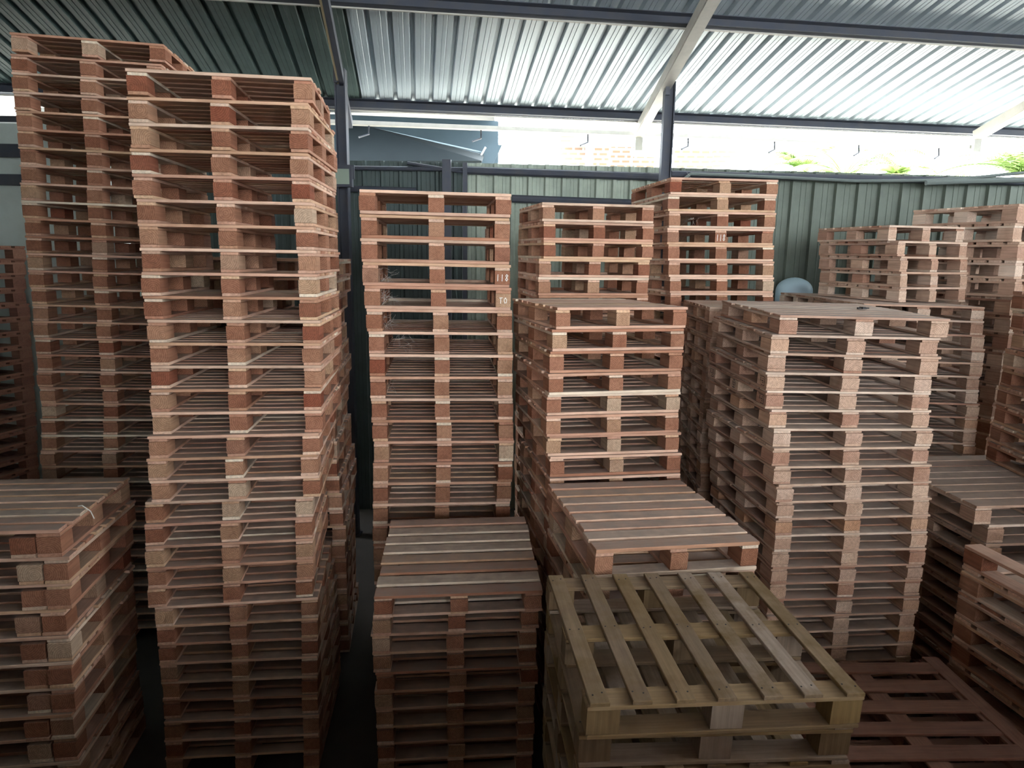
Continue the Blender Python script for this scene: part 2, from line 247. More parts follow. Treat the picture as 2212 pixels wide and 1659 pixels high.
def pieces(W, D, h, kind='std', nd=8, gap=.24, extra=False):
    """list of (part name, centre, size) of a pallet; origin front centre of its underside"""
    td = .13*h; tb = .135*h; bh = h - .0015 - 2*td - tb; bw = .105*W; bd = min(.14, .13*D + .01)
    L = []
    zt = h - .001 - td/2
    if kind == 'flip':      # weathered type: seven narrow boards front to back on three cross boards
        td = .11*h; bh = h - .0015 - 3*td
        for i in range(7):
            L.append(('deck_board', (-W/2 + .036*W + i*(W - .072*W)/6, D/2, h-.001-td/2), (.069*W, D, td)))
        for y in (.055*D, D/2, D-.055*D):
            L.append(('cross_board', (0, y, h-.001-1.5*td), (W, .11*D, td)))
            L.append(('bottom_board', (0, y, td/2), (W*.99, .11*D, td)))
            for x in (-W/2+bw*.55, 0, W/2-bw*.55): L.append(('block', (x, y, td+bh/2), (bw*1.1, .1*D, bh)))
        return L
    if kind == 'rim':       # dark deck: cross boards between two side rims
        n = 7; p = D/n; bwid = .56*p
        for i in range(n): L.append(('deck_board', (0, .02+bwid/2+i*p, zt), (W*.83, bwid, td)))
        for sx in (-1, 1): L.append(('rim_board', (sx*(W/2-.0425*W), D/2, zt), (.083*W, D, td)))
    else:
        p = D/nd; bwid = p*(1-gap)
        for i in range(nd):
            L.append(('deck_board', (0, bwid/2 + i*(D-bwid)/(nd-1), zt), (W, bwid, td)))
    zs = h-.001-1.5*td
    for x in (-W/2+bw/2, 0, W/2-bw/2): L.append(('stringer_board', (x, D/2, zs), (bw*.98, D*.985, td)))
    xs = [-W/2+bw/2, 0, W/2-bw/2]
    if extra: xs.insert(2, W/2-bw*1.57)
    for x in xs:
        for y in (bd/2, D/2, D-bd/2): L.append(('block', (x, y, tb+bh/2), (bw, bd, bh)))
    if kind == 'inv':
        for x in xs: L.append(('bottom_board', (x, D/2, tb/2), (bw, D, tb)))
        return [(n_, (c[0], c[1], h-.001-c[2]), s_) for n_, c, s_ in L]
    if kind == 'perim':
        for x in (-W/2+bw/2, 0, W/2-bw/2): L.append(('bottom_board', (x, D/2, tb/2), (bw, D-2*bw-.006, tb)))
        for y in (bw/2, D-bw/2): L.append(('base_board', (0, y, tb/2), (W*.995, bw, tb)))
    else:
        for x in xs: L.append(('bottom_board', (x, D/2, tb/2), (bw, D, tb)))
    return L
MATSET = {'red': dict(deck_board='board', stringer_board='runner', block='block', bottom_board='runner', base_board='board'),
          'pale': dict(deck_board='pboard', stringer_board='prunner', block='pblock', bottom_board='prunner', base_board='pboard'),
          'grey': dict(deck_board='gboard', cross_board='gcross', block='gblock', bottom_board='gcross'),
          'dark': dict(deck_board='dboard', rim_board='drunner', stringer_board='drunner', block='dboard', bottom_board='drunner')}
def make_pallet(S, cols, parts, **kw):
    root = empty('wooden_pallet')
    L = pieces(S['W'], S['D'], S['h'], **kw); cache = {}
    if parts == 0:          # small in the photo: one mesh
        bpy.data.objects.remove(root)
        m = MB(); names = list(dict.fromkeys(a[0] for a in L))
        for nme, c, s in L: m.box([c[i]-s[i]/2 for i in range(3)], [c[i]+s[i]/2 for i in range(3)], m=names.index(nme))
        return m.build('wooden_pallet', [M[MATSET[cols][a]] for a in names])
    for nme in dict.fromkeys(a[0] for a in L):
        its = [a for a in L if a[0] == nme]
        if parts == 1 and nme == 'deck_board':      # seen small: the deck is one part, its boards its pattern
            m = MB()
            for _, c, s in its: m.box([c[i]-s[i]/2 for i in range(3)], [c[i]+s[i]/2 for i in range(3)])
            m.build('slatted_deck', M[MATSET[cols][nme]], root); continue
        for _, c, s in its:
            key = (nme, s)
            if key not in cache: cache[key] = pmesh(nme, *s, M[MATSET[cols][nme]])
            o = bpy.data.objects.new(nme, cache[key]); C.objects.link(o); o.parent = root; o.location = c
    return root
def copy_pallet(root):
    r = root.copy(); C.objects.link(r)
    for ch in root.children:
        c = ch.copy(); C.objects.link(c); c.parent = r
    return r
def jitter(root, a, jag):
    for c in root.children:
        n = c.name.split('.')[0]
        if n == 'deck_board': c.location.x += R.gauss(0, jag); c.location.y += R.gauss(0, .0012)*a; c.rotation_euler.z = R.gauss(0, .0022)*a
        elif n == 'block': c.location.x += R.gauss(0, .0025)*a; c.location.y += R.gauss(0, .003)*a; c.rotation_euler.z = R.gauss(0, .02)*a
        elif n in ('stringer_board', 'bottom_board'): c.location.y += R.gauss(0, .003)*a

ORD = ('topmost second third fourth fifth sixth seventh eighth ninth tenth eleventh twelfth thirteenth fourteenth fifteenth sixteenth seventeenth eighteenth nineteenth twentieth '
       'twenty-first twenty-second twenty-third twenty-fourth twenty-fifth twenty-sixth twenty-seventh twenty-eighth twenty-ninth thirtieth thirty-first thirty-second').split()
def pose(S, k):
    ks = S['ks']
    def it(a):
        if k <= ks[0]: return a[0]
        if k >= ks[-1]: return a[-1]
        for i in range(len(ks)-1):
            if ks[i] <= k <= ks[i+1]:
                f = (k-ks[i])/(ks[i+1]-ks[i]); return a[i]*(1-f)+a[i+1]*f
    return it(S['x']), S['y'] + S['ly']*k + it(S['dy']), S['z'] - S['h']*(k+1), S['yaw'] + it(S['dyaw'])
REST = MB()
PALLETS = {}
def stack(key, vis, phrase, group, cols='red', parts=2, jag=.003, kinds=None, S=None, adj='reddish timber', **kw):
    """one stack: VIS pallets as things of their own, what no view reaches goes into REST"""
    S = S or FIT[key]; protos = {}; out = []
    for k in range(S['N']):
        x, y, z, yaw = pose(S, k)
        if k >= vis or not (k in S['ks']): yaw += R.gauss(0, .006); y += R.gauss(0, .006); x += R.gauss(0, .004)
        kd = kinds(k) if kinds else 'std'
        mw = Matrix.Translation((x, y, z)) @ Matrix.Rotation(yaw, 4, 'Z') @ Matrix.Rotation(S['p'], 4, 'X') @ Matrix.Rotation(S['t'], 4, 'Y')
        if k >= vis:
            for nme, c, s in pieces(S['W'], S['D'], S['h'], kind=kd, **kw):
                REST.box([c[i]-s[i]/2 for i in range(3)], [c[i]+s[i]/2 for i in range(3)], mw, {'deck_board': 0, 'block': 2}.get(nme, 1))
            continue
        if kd not in protos: protos[kd] = make_pallet(S, cols, parts, kind=kd, **kw); o = protos[kd]; first = True
        else: o = copy_pallet(protos[kd])
        o.matrix_world = mw
        out.append(o)
        if k == 0: lab = f'{adj} pallet, topmost in {phrase}'
        else: lab = f'{adj} pallet, {ORD[k]} from top, {phrase}'
        tag(o, lab, 'pallet', group)
    for o in out: jitter(o, 1, jag)
    PALLETS[key] = out
    return out
# ---------------------------------------------------------------- the stacks
FIT['B']['D'] = .93; FIT['C']['D'] = .84; FIT['Q']['z'] += .008
stack('C', 32, 'the tall stack in front of the dark aisle', 'pallets in the tall stack before the dark aisle')
stack('B', 31, 'the tallest stack, behind at the far left', 'pallets in the tallest stack', adj='dim brown timber')
stack('D', 12, 'the low stack with doubled corner blocks', 'pallets in the low stack with doubled corners', cols='red', gap=.2, extra=True, jag=.006, adj='dusty timber')
stack('E', 19, 'the narrow stack with chalk marks near the middle', 'pallets in the narrow middle stack', kinds=lambda k: 'perim' if k < 5 else 'std')
stack('F', 11, 'the low front stack beside the weathered pile', 'pallets in the low front middle stack', adj='pinkish timber', cols='red')
stack('H', 14, 'the mid-height stack behind the low red one', 'pallets in the stack behind the low red one', kinds=lambda k: 'perim', jag=.006)
stack('I', 5, 'the low red stack behind the weathered pile', 'pallets in the low red stack', kinds=lambda k: 'perim', gap=.2, jag=.004)
stack('J', 8, 'the weathered pile at the front', 'weathered pallets in the front pile', cols='grey', kinds=lambda k: 'flip', adj='grey-olive weathered')
stack('G', 7, 'the rear stack right of the chalk-marked one', 'pallets in the rear centre stack', kinds=lambda k: 'perim', parts=1, jag=.004)
stack('K', 8, 'the rear stack under the right post', 'pallets in the rear stack under the post', kinds=lambda k: 'perim', parts=1)
stack('L', 21, 'the big pale stack on the right', 'pallets in the big pale stack', cols='pale', gap=.16, jag=.007, adj='pale dusty')
stack('M', 13, 'the dark stack squeezed left of the big pale stack', 'pallets in the shaded stack beside the pale one', cols='pale', parts=1, jag=.01, adj='shaded dusty')
stack('N', 12, 'the stack directly behind the big pale one', 'pallets in the stack behind the pale one', cols='pale', gap=.12, parts=1, jag=.005, adj='dusty brown')
stack('O', 5, 'the short pile by the green fence', 'pallets in the short pile by the fence', cols='pale', parts=1, S=dict(FIT['O'], W=.80, x=[v-.082 for v in FIT['O']['x']]), adj='small timber')
stack('P', 12, 'the leaning stack at the rear right', 'pallets in the leaning rear stack', cols='pale', parts=1, adj='timber')
stack('Q', 9, 'the stack on the right edge standing on a deck', 'pallets in the stack at the right edge', parts=1, adj='brown timber')
stack('R', 8, 'the low flat-topped stack on the right edge', 'pallets in the low stack at the right edge', cols='pale', gap=.12, jag=.02, parts=1, adj='dusty')
stack('S', 9, 'the front right stack beside the dark deck', 'pallets in the front right stack', parts=1, kinds=lambda k: 'inv', adj='dark brown timber')
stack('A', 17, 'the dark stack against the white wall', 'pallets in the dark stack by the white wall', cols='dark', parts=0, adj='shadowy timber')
def like(key, **kw):
    s = dict(FIT[key]); s.update(kw); return s
N2 = like('N', ks=[0], x=[FIT['N']['x'][0]+.02], dyaw=[0.0], dy=[0.0], y=6.98, D=.88, t=0.012)
stack('N2', 2, 'the rearmost flat stack before the fence', 'pallets in the rearmost flat stack', cols='pale', parts=1, gap=.12, S=N2, adj='dusty brown')
R2 = like('R', ks=[0], x=[FIT['R']['x'][0]+1.36], dyaw=[-.02], dy=[0.0])
stack('R2', 0, '', '', cols='pale', S=R2)
C2 = dict(W=.95, D=.9, h=.13, z=3.12, t=.006, p=0, yaw=.12, y=4.74, ly=0, N=23, ks=[0, 3, 6, 9, 12, 15], x=[-1.70, -1.74, -1.72, -1.75, -1.73, -1.70], dyaw=[0, .03, 0, .02, -.02, .03], dy=[0]*6)
stack('C2', 15, 'the shaded stack hidden behind the tall one', 'pallets in the shaded stack behind the tall one', parts=0, S=C2, adj='shaded brown')
T = dict(W=1.17, D=1.30, h=.13, z=.655, t=0, p=0, yaw=.03, y=2.70, ly=0, N=5, ks=[0, 1, 2, 3, 4], x=[2.22, 2.20, 2.23, 2.21, 2.22], dyaw=[0, .02, -.01, .01, 0], dy=[0, .02, 0, .01, 0])
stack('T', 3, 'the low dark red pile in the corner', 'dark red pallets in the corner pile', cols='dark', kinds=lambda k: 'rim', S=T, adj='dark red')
# unseen stacks added around the camera to shade the low and left stacks
for i in range(7):
    S0 = dict(W=1.1, D=1.0, h=.14, z=2.24+(2.52 if i < 3 else .0), t=0, p=0, yaw=0, y=-.75, ly=0, N=16+(18 if i < 3 else 0), ks=[0], x=[-3.75+1.125*i], dyaw=[0], dy=[0])
    stack('row', 0, '', '', S=S0)
tag(REST.build('hidden_pallets', [M['board'], M['runner'], M['block']]), 'remaining timber pallets low down inside and behind the visible stacks, plus added shading stacks', 'pallets', kind='stuff')

# ---------------------------------------------------------------- writing on the wood
STROKES = {'1': [[(.5, 1), (.45, 0)]], '8': [[(.85, .85), (.5, 1), (.2, .8), (.5, .52), (.85, .25), (.5, 0), (.15, .22), (.5, .52), (.85, .78), (.85, .85)]],
           'T': [[(0, .95), (1, 1)], [(.5, .98), (.45, 0)]], 'O': [[(.5, 1), (.1, .6), (.3, .05), (.8, .1), (.95, .6), (.5, 1), (.35, .8)]]}
def front_block(pal, x, y=0):
    return min((c for c in pal.children if c.name.split('.')[0] == 'block'), key=lambda c: (c.location.x-x)**2 + (c.location.y-y)**2)
def write(pal, text, cx, w, hgt, lab, bw=.0045):
    """handwritten chalk strokes on the end grain of a block"""
    blk = front_block(pal, cx); fy_ = -blk.dimensions.y/2 if blk.dimensions.y > .01 else min(v.co.y for v in blk.data.vertices)
    fy_ = min(v.co.y for v in blk.data.vertices); m = MB(); n = len(text)
    for i, ch in enumerate(text):
        for st in STROKES[ch]:
            pts = [Vector((-w/2 + (i + .12 + .7*p[0])*w/n, fy_ - .001, -hgt/2 + p[1]*hgt)) for p in st]
            for a, b in zip(pts, pts[1:]): m.bar(a, b + (b-a).normalized()*bw*.4, bw, .0015, Vector((0, -1, 0)))
    tag(m.build('chalk_writing', M['chalk'], blk), lab)
SE, SK, SL, SJ = FIT['E'], FIT['K'], FIT['L'], FIT['J']
write(PALLETS['E'][3], '118', SE['W']/2, .090, .044, 'white chalk number 118')
write(PALLETS['E'][4], 'TO', SE['W']/2, .062, .038, 'white chalk letters TO')
write(PALLETS['K'][3], '118', 0, .09, .055, 'white chalk number 118')
def stamp(pal, S, yc, kind):
    blk = front_block(pal, -S['W']/2, yc); m = MB(); x = min(v.co.x for v in blk.data.vertices) - .001; w = .045; hh = .026
    def q(y0, z0_, y1, z1_, b=.003): m.bar((x, y0, z0_), (x, y1, z1_), .0012, b, Vector((0, 0, 1)) if abs(y1-y0) > abs(z1_-z0_) else Vector((0, 1, 0)))
    if kind == 'box':
        for a in ((-w, hh, w, hh), (-w, -hh, w*.2, -hh), (-w, -hh, -w, hh)): q(a[0]*.8, a[1], a[2]*.8, a[3])
        for j in range(3): q(-.02, .012-.012*j, -.02+.012*(j % 2)+.012, .012-.012*j, .004)
        q(.02, .02, .02, -.005, .004)
    else:
        for j in range(12):
            a, b = j*math.pi/6, (j+1)*math.pi/6; q(.022*math.cos(a), .012+.02*math.sin(a), .022*math.cos(b), .012+.02*math.sin(b))
        q(0, .03, 0, -.006); q(-.02, .012, .02, .012); q(-.018, -.02, .018, -.02, .006)
    tag(m.build('ink_stamp', M['ink'], blk), 'black ink stamp')
stamp(PALLETS['L'][3], SL, 0, 'box'); stamp(PALLETS['L'][3], SL, SL['D'], 'box')
stamp(PALLETS['L'][4], SL, 0, 'box'); stamp(PALLETS['L'][4], SL, SL['D']/2, 'ring'); stamp(PALLETS['L'][4], SL, SL['D'], 'box')
for k in range(2):
    for b_ in [c for c in PALLETS['J'][k].children if c.name.startswith('deck_board')]:
        m = MB()
        for y in (.055*SJ['D'], SJ['D']/2, SJ['D']*.945):
            for dx in (-.018, .016):
                c = Vector((dx + R.uniform(-.006, .006), y - SJ['D']/2 + R.uniform(-.012, .012), .055*SJ['h'])); m.tube([c - Vector((0, 0, .002)), c + Vector((0, 0, .0012))], .0035, 7)
        m.build('nail_heads', M['ink'], b_)
# ---------------------------------------------------------------- shed: floor, walls, fence
def tagged(o, kind='structure'): o['kind'] = kind; return o
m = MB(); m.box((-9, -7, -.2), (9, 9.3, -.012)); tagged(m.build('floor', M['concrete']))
m = MB(); m.box((-40, 9.3, -.25), (45, 60, -.03)); m.box((9, -25, -.25), (45, 9.3, -.03)); m.box((-40, -25, -.25), (9, -7, -.03)); tagged(m.build('ground_outside', M['ground']))
def corrugated(name, mat, o, ea, eu, n, L, H, pitch, amp, rib=.06, mats=None, top=None):
    """ribbed sheet: runs L along ea, H along eu, ribs raised along n"""
    m = MB(); s = 0; prof = []
    while s < L:
        f = pitch - rib
        prof += [(s, 0), (s+f*.32, 0), (s+f*.34, .12), (s+f*.38, 0), (s+f*.62, 0), (s+f*.66, .12), (s+f*.68, 0), (s+f, 0), (s+f+rib*.25, 1), (s+f+rib*.75, 1)]; s += pitch
    prof = [p for p in prof if p[0] <= L]
    rows = []
    for a, h in prof:
        b = len(m.v); p = o + ea*a + n*(h*amp); m.v += [tuple(p), tuple(p + eu*(H if top is None else top(a)))]; rows.append(b)
    for a, b in zip(rows, rows[1:]): m.f.append((a, b, b+1, a+1)); m.m.append(0)
    o_ = m.build(name, M[mat]); md = o_.modifiers.new('gauge', 'SOLIDIFY'); md.thickness = .0015
    return o_
UP = Vector((0, 0, 1))
def fy(x): return 8.3 + .052*x
fe = Vector((1, .052, 0)).normalized(); fn = Vector((.052, -1, 0)).normalized()
def fence_pt(px, py): return on_plane(px, py, Vector((0, 8.3, 0)), fn)
xl, xm, xr = fence_pt(300, 500).x, fence_pt(1004, 400).x, fence_pt(1430, 400).x
def ztop(px, py): return fence_pt(px, py).z
z1, z2, z3 = ztop(1010, 352), ztop(1430, 362), ztop(2212, 384)
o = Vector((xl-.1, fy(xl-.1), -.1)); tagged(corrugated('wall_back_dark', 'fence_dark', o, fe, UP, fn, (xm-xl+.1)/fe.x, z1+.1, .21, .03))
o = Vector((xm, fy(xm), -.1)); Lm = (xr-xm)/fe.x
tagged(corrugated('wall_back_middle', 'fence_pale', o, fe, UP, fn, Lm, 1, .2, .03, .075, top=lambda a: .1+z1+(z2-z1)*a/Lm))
o = Vector((xr, fy(xr), -.1)); x3 = fence_pt(2212, 384).x
tagged(corrugated('wall_back_green', 'fence_green', o, fe, UP, fn, 6.5, 1, .27, .035, .07, top=lambda a: .1+z2+(z3-z2)*a*fe.x/(x3-xr)))
m = MB(); zt = at(20, 268, 7.55).z
m.box((-9, 7.5, -.02), (xl+.05, 7.65, zt)); tagged(m.build('wall_back_white', M['whitewall']))
m = MB(); m.box((-9.2, -7, -.02), (-9, 7.5, 6.4)); tagged(m.build('wall_left', M['whitewall']))
m = MB(); m.box((-9, -7.15, -.02), (9, -7, 2.2)); m.box((6.5, -7.15, 2.2), (9, -7, 6.0)); m.box((-9, -7.15, 2.2), (-1.8, -7, 6.0)); tagged(m.build('wall_front', M['concrete']))  # unseen wall, its opening shaped to keep light off the left stacks
m = MB(); m.box((9, -7, -.02), (9.15, 9.3, 4.1)); tagged(m.build('wall_right', M['fence_dark']))  # unseen wall added to cut daylight from the right
for py, hh in ((325, .13), (388, .11)):
    p = at(20, py, 7.45); m = MB(); m.box((p.x-2, 7.44, p.z-hh/2), (p.x+.22, 7.5, p.z+hh/2))
    tag(m.build('steel_girt', M['steel']), f'dark horizontal girt on the white wall, {"upper" if py < 350 else "lower"} one', 'beam', 'girts on the white wall')
p = at(20, 258, 7.55); m = MB(); m.box((p.x-2, 7.52, p.z-.03), (p.x+1.2, 7.6, p.z+.03)); m.box((p.x-1.4, 7.54, zt-.01), (p.x-1.37, 7.58, p.z)); m.box((p.x+1.1, 7.54, zt-.01), (p.x+1.13, 7.58, p.z)); tag(m.build('steel_girt', M['steel']), 'thin dark rail in the bright gap above the white wall', 'beam', 'girts on the white wall')

# roof: slopes down to the eave beyond the fence
ry = math.radians(8.0); e1 = Vector((math.cos(ry), math.sin(ry), 0)); dn = Vector((-math.sin(ry), math.cos(ry), 0))
sl = math.radians(12.1); up_sl = (-dn*math.cos(sl) + UP*math.sin(sl)); rn = e1.cross(dn).normalized()
rn = (dn*math.sin(sl) + UP*math.cos(sl)).normalized()
E0 = at(1106, 250, 8.5) + rn*.09                      # eave line of the sheets, over the lower purlin
def roof_pt(px, py, d=0.0): return on_plane(px, py, E0 - rn*d, rn)
lp = roof_pt(722, 120); split = (lp - E0).dot(e1)
TOPL = 10.5
o = E0 - e1*11.5 - up_sl*.12; tagged(corrugated('ceiling_green_sheets', 'green_sheet', o - rn*.004, e1, up_sl, rn, 11.5+split+.25, TOPL, .2, .035))
BRT = 7.2
o = E0 + e1*split - up_sl*.12; tagged(corrugated('ceiling_sheets', 'galv', o, e1, up_sl, rn, 12.5, BRT, .2, .042))
o = E0 + e1*split + up_sl*(BRT-.22) - rn*.006; tagged(corrugated('ceiling_low_bounce_sheets', 'low_bounce', o, e1, up_sl, rn, 12.5, TOPL-BRT+.2, .2, .035))
rid = E0 + up_sl*(TOPL-.22) + rn*.05; dn2 = (-Vector((-math.sin(ry), math.cos(ry), 0))*math.cos(sl) - UP*math.sin(sl))
tagged(corrugated('ceiling_front_slope', 'low_bounce', rid - e1*11.5, e1, dn2, (UP*math.cos(sl) - (-dn)*math.sin(-sl)).normalized(), 24, 6.5, .2, .035))
def purlin(d, s0, s1, lab):
    a = E0 + up_sl*d + e1*s0; b = E0 + up_sl*d + e1*s1; r = empty('roof_purlin', a, lab, 'beam', 'purlins under the roof sheets')
    m = MB(); q = b-a; m.bar(-rn*.05, q-rn*.05, .012, .1, rn); w = m.build('web', M['steel'], r)
    m = MB(); m.bar(-rn*.098+up_sl*.03, q-rn*.098+up_sl*.03, .06, .006, rn); m.bar(-rn*.003+up_sl*.03, q-rn*.003+up_sl*.03, .06, .006, rn); m.build('flange', M['steel'], r)
    m = MB(); m.bar(-rn*.11+up_sl*-.004, q-rn*.11+up_sl*-.004, .014, .012, rn); m.build('lip', M['steel_lt'], r)
purlin(.02, -11, 12, 'dark steel purlin along the eave above the fence')
dU = (roof_pt(1106, 26, .06) - E0).dot(up_sl); purlin(dU, -11, 12, 'dark steel purlin across the top of the bright roof')
purlin(2*dU, -11, 12, 'dark steel purlin overhead nearest the camera')
purlin(3*dU, -11, 12, 'dark steel purlin behind the camera')
def rafter(p0, p1, w, hgt, mat, lab, extra=None):
    r = empty('steel_rafter', p0, lab, 'beam', 'rafters carrying the purlins')
    m = MB(); m.bar((0, 0, 0), p1-p0, w, hgt, rn); m.build('rafter_web', M['steel'], r)
    m = MB(); s = (p1-p0).cross(rn).normalized()
    m.bar(s*(w*.5+.012), p1-p0+s*(w*.5+.012), .022, hgt*.7, rn); m.build('side_lath', M[mat], r)
    if extra: extra(r, p1-p0)
a, b = roof_pt(757, 268, .17), roof_pt(704, 0, .17); b = a + (b-a)*1.6
rafter(a, b, .05, .1, 'cream', 'dark rafter with a cream lath above the left post')
a, b = roof_pt(1380, 296, .2), roof_pt(1542, 0, .2); b = a + (b-a)*1.6
def plate(r, q):
    m = MB(); m.box((-.04, -.01, -.16), (.05, .01, .02)); m.build('end_plate', M['steel_lt'], r)
m = None
def rafter2(a, b, lab):
    r = empty('steel_rafter', a, lab, 'beam', 'rafters carrying the purlins')
    m = MB(); m.bar((0, 0, 0), b-a, .11, .02, rn); m.build('flange', M['steel_lt'], r)
    m = MB(); s = (b-a).cross(rn).normalized(); m.bar(s*.055+rn*.05, b-a+s*.055+rn*.05, .012, .1, rn); m.build('web', M['steel_lt'], r); plate(r, b-a)
rafter2(a, b, 'pale angle-steel rafter running down over the right post')
a, b = roof_pt(2112, 300, .2), roof_pt(2225, 235, .2); b = a + (b-a)*6
rafter2(a, b, 'pale angle-steel rafter at the right edge of the roof')
# gutter outside the eave
r = empty('eave_gutter', E0 - e1*5.4 - up_sl*.3 - rn*.13, 'pale gutter hanging outside the eave', 'gutter')
m = MB(); m.bar((0, 0, 0), e1*16, .10, .045, UP); m.build('trough', M['steel_lt'], r)
for px in (802, 1033, 1260, 1480, 1675, 1870, 2060):
    s = (roof_pt(px, 280) - E0).dot(e1) + 5.4; m = MB()
    m.tube([e1*s+Vector((0, .02, -.02)), e1*s+Vector((0, .0, -.12)), e1*s+Vector((-.10, -.08, -.17))], .012, 6); m.build('bracket', M['steel'], r)

# posts
def post(px, pyt, Y, lab, w=.11):
    p = at(px, pyt, Y); r = empty('steel_post', (p.x, Y, 0), lab, 'post', 'steel posts carrying the roof')
    m = MB(); m.box((-w/2, -w/2, 0), (-w/2+.012, w/2, p.z)); m.box((w/2-.012, -w/2, 0), (w/2, w/2, p.z)); m.box((-w/2+.012, -.006, 0), (w/2-.012, .006, p.z)); m.build('i_section', M['steel'], r)
    m = MB(); m.box((-w*.75, -w*.6, 0), (w*.75, w*.6, .012)); m.build('base_plate', M['steel'], r)
    m = MB(); m.box((-w*.5, -w*.72, p.z-.14), (-w*.1, -w*.5, p.z+.03)); m.build('cleat', M['steel'], r)
    return r, p
post(735, 150, 7.39, 'dark steel post behind the tall left stack, lamp beside it')
post(1447, 178, 7.63, 'dark steel post rising behind the rear stack')
# floodlight on the left post
p = at(738, 382, 7.25); r = empty('floodlight', p, 'dusty square floodlight mounted on the left steel post', 'lamp')
m = MB(); m.box((-.11, -.03, -.1), (.11, .04, .1)); m.build('housing', M['steel'], r)
m = MB(); m.box((-.085, -.036, -.075), (.085, -.03, .075)); m.build('glass', M['lampglass'], r)
m = MB(); m.box((-.13, 0, .1), (.13, .02, .12)); m.box((-.13, 0, -.02), (-.115, .02, .1)); m.box((.115, 0, -.02), (.13, .02, .1)); m.build('bracket', M['steel'], r)
# rails on the fence
def rail(a, b, w, lab, mat='steel'):
    m = MB(); m.tube([a, (a+b)/2, b], w/2, 10); o = m.build('fence_rail', M[mat]); return tag(o, lab, 'rail', 'rails along the fence')
def fp(px, py, off=.07): return on_plane(px, py, Vector((0, 8.3, 0)) + fn*off, fn)
rail(fp(1010, 368), fp(1445, 383), .09, 'thick dusty rail along the top of the pale fence')
rail(fp(1106, 429), fp(1420, 441), .09, 'thick dusty rail lower down the pale fence')
rail(fp(720, 362), fp(1004, 366), .05, 'thin rail on top of the dark fence')
rail(fp(725, 407), fp(900, 412), .07, 'dark rail beside the floodlight')
rail(fp(1450, 376), fp(2230, 394), .08, 'long pipe rail along the green fence')
rail(fp(880, 352), fp(1000, 372), .04, 'diagonal brace rail where the fence sheets meet')
for px, w_, pt in ((965, .1, 345), (1005, .05, 352)):
    p = fp(px, pt, .1); m = MB(); m.box((p.x-w_/2, p.y-.04, 0), (p.x+w_/2, p.y+.02, p.z)); tag(m.build('fence_post', M['steel']), f'{"thick" if w_ > .06 else "thin"} dark fence upright where the two sheets meet', 'post', 'fence uprights')
# slack cable
pts = [fp(x, y, .16) for x, y in ((1478, 386), (1492, 376), (1560, 378), (1700, 384), (1850, 391), (2000, 390), (2100, 384), (2180, 376), (2260, 369))]
m = MB(); m.tube(pts, .018, 8); tag(m.build('slack_cable', M['cable']), 'thick slack cable sagging along the top of the green fence', 'cable')
pts = [fp(x, y, .3) for x, y in ((2000, 395), (2080, 392), (2150, 390), (2240, 388))]
m = MB(); m.tube(pts, .03, 8); tag(m.build('fence_pipe', M['cable']), 'short thick pipe lying on the fence top at the right edge', 'pipe')
# white-blue tank with a domed top
p = at(1726, 600, 8.02); rr = .205; m = MB(); n = 32; prof = [(rr, 0), (rr, p.z-rr*.75)] + [(rr*math.cos(a), p.z-rr*.75+rr*.75*math.sin(a)) for a in [math.pi/2*i/8 for i in range(1, 8)]] + [(.004, p.z)]
for x, z in prof:
    for k in range(n): m.v.append((x*math.cos(2*math.pi*k/n), x*math.sin(2*math.pi*k/n), z))
for i in range(len(prof)-1):
    for k in range(n): m.f.append((i*n+k, i*n+(k+1) % n, (i+1)*n+(k+1) % n, (i+1)*n+k)); m.m.append(0)
o = m.build('water_tank', M['tank']); o.location = (p.x+.0, 8.13, 0)
for q in o.data.polygons: q.use_smooth = True
tag(o, 'pale blue round-topped tank standing against the green fence', 'tank')

# ---------------------------------------------------------------- outside, beyond the fence
r = empty('neighbouring_shed', at(900, 330, 11), 'dark neighbouring shed roof seen through the gap over the fence', 'building')
o0 = r.location.copy()
def Lp(px, py, Y): return at(px, py, Y) - o0
m = MB(); gz = Vector((0, 0, -o0.z-.02)); f0 = lambda v: Vector((v.x, v.y, -o0.z-.02)); m.quad(Lp(300, 230, 11.4), Lp(1074, 262, 11.4), f0(Lp(1074, 352, 11.4)), f0(Lp(300, 350, 11.4))); m.quad(Lp(1074, 262, 11.4), Lp(1074, 262, 14), f0(Lp(1074, 262, 14)), f0(Lp(1074, 262, 11.4))); q = m.build('end_wall', M['bluegrey'], r); q.modifiers.new('t', 'SOLIDIFY').thickness = .02
m = MB(); m.box((-11-o0.x, 9.1-o0.y, 5.35-o0.z), (-.35-o0.x, 17-o0.y, 5.45-o0.z)); m.build('roof', M['dkmetal'], r)  # unseen slab added to shade the end wall from the sky
m = MB(); a0, a1, b0, b1 = Lp(740, 262, 10.2), Lp(1046, 336, 10.8), Lp(740, 352, 9.6), Lp(1040, 352, 9.8)
m.quad(a0, a1, b1, b0); q = m.build('roof_underside', M['dkmetal'], r); q.modifiers.new('t', 'SOLIDIFY').thickness = .03
m = MB()
for i in range(5): m.bar(Lp(765, 268+i*3.5, 10.15-.02*i), Lp(1045, 330+i*4.2, 10.7-.02*i), .03, .02, UP)
m.build('roof_edge', M['edge'], r)
m = MB(); m.quad(Lp(1045, 313, 10.6), Lp(1085, 313, 10.6), Lp(1066, 352, 10.6), Lp(1032, 352, 10.6)); q = m.build('loose_sheet', M['bluegrey'], r); q.modifiers.new('t', 'SOLIDIFY').thickness = .01
m = MB(); m.bar(Lp(1049, 318, 10.5), Lp(1030, 352, 10.5), .05, .02, UP); m.build('edge_trim', M['white'], r)

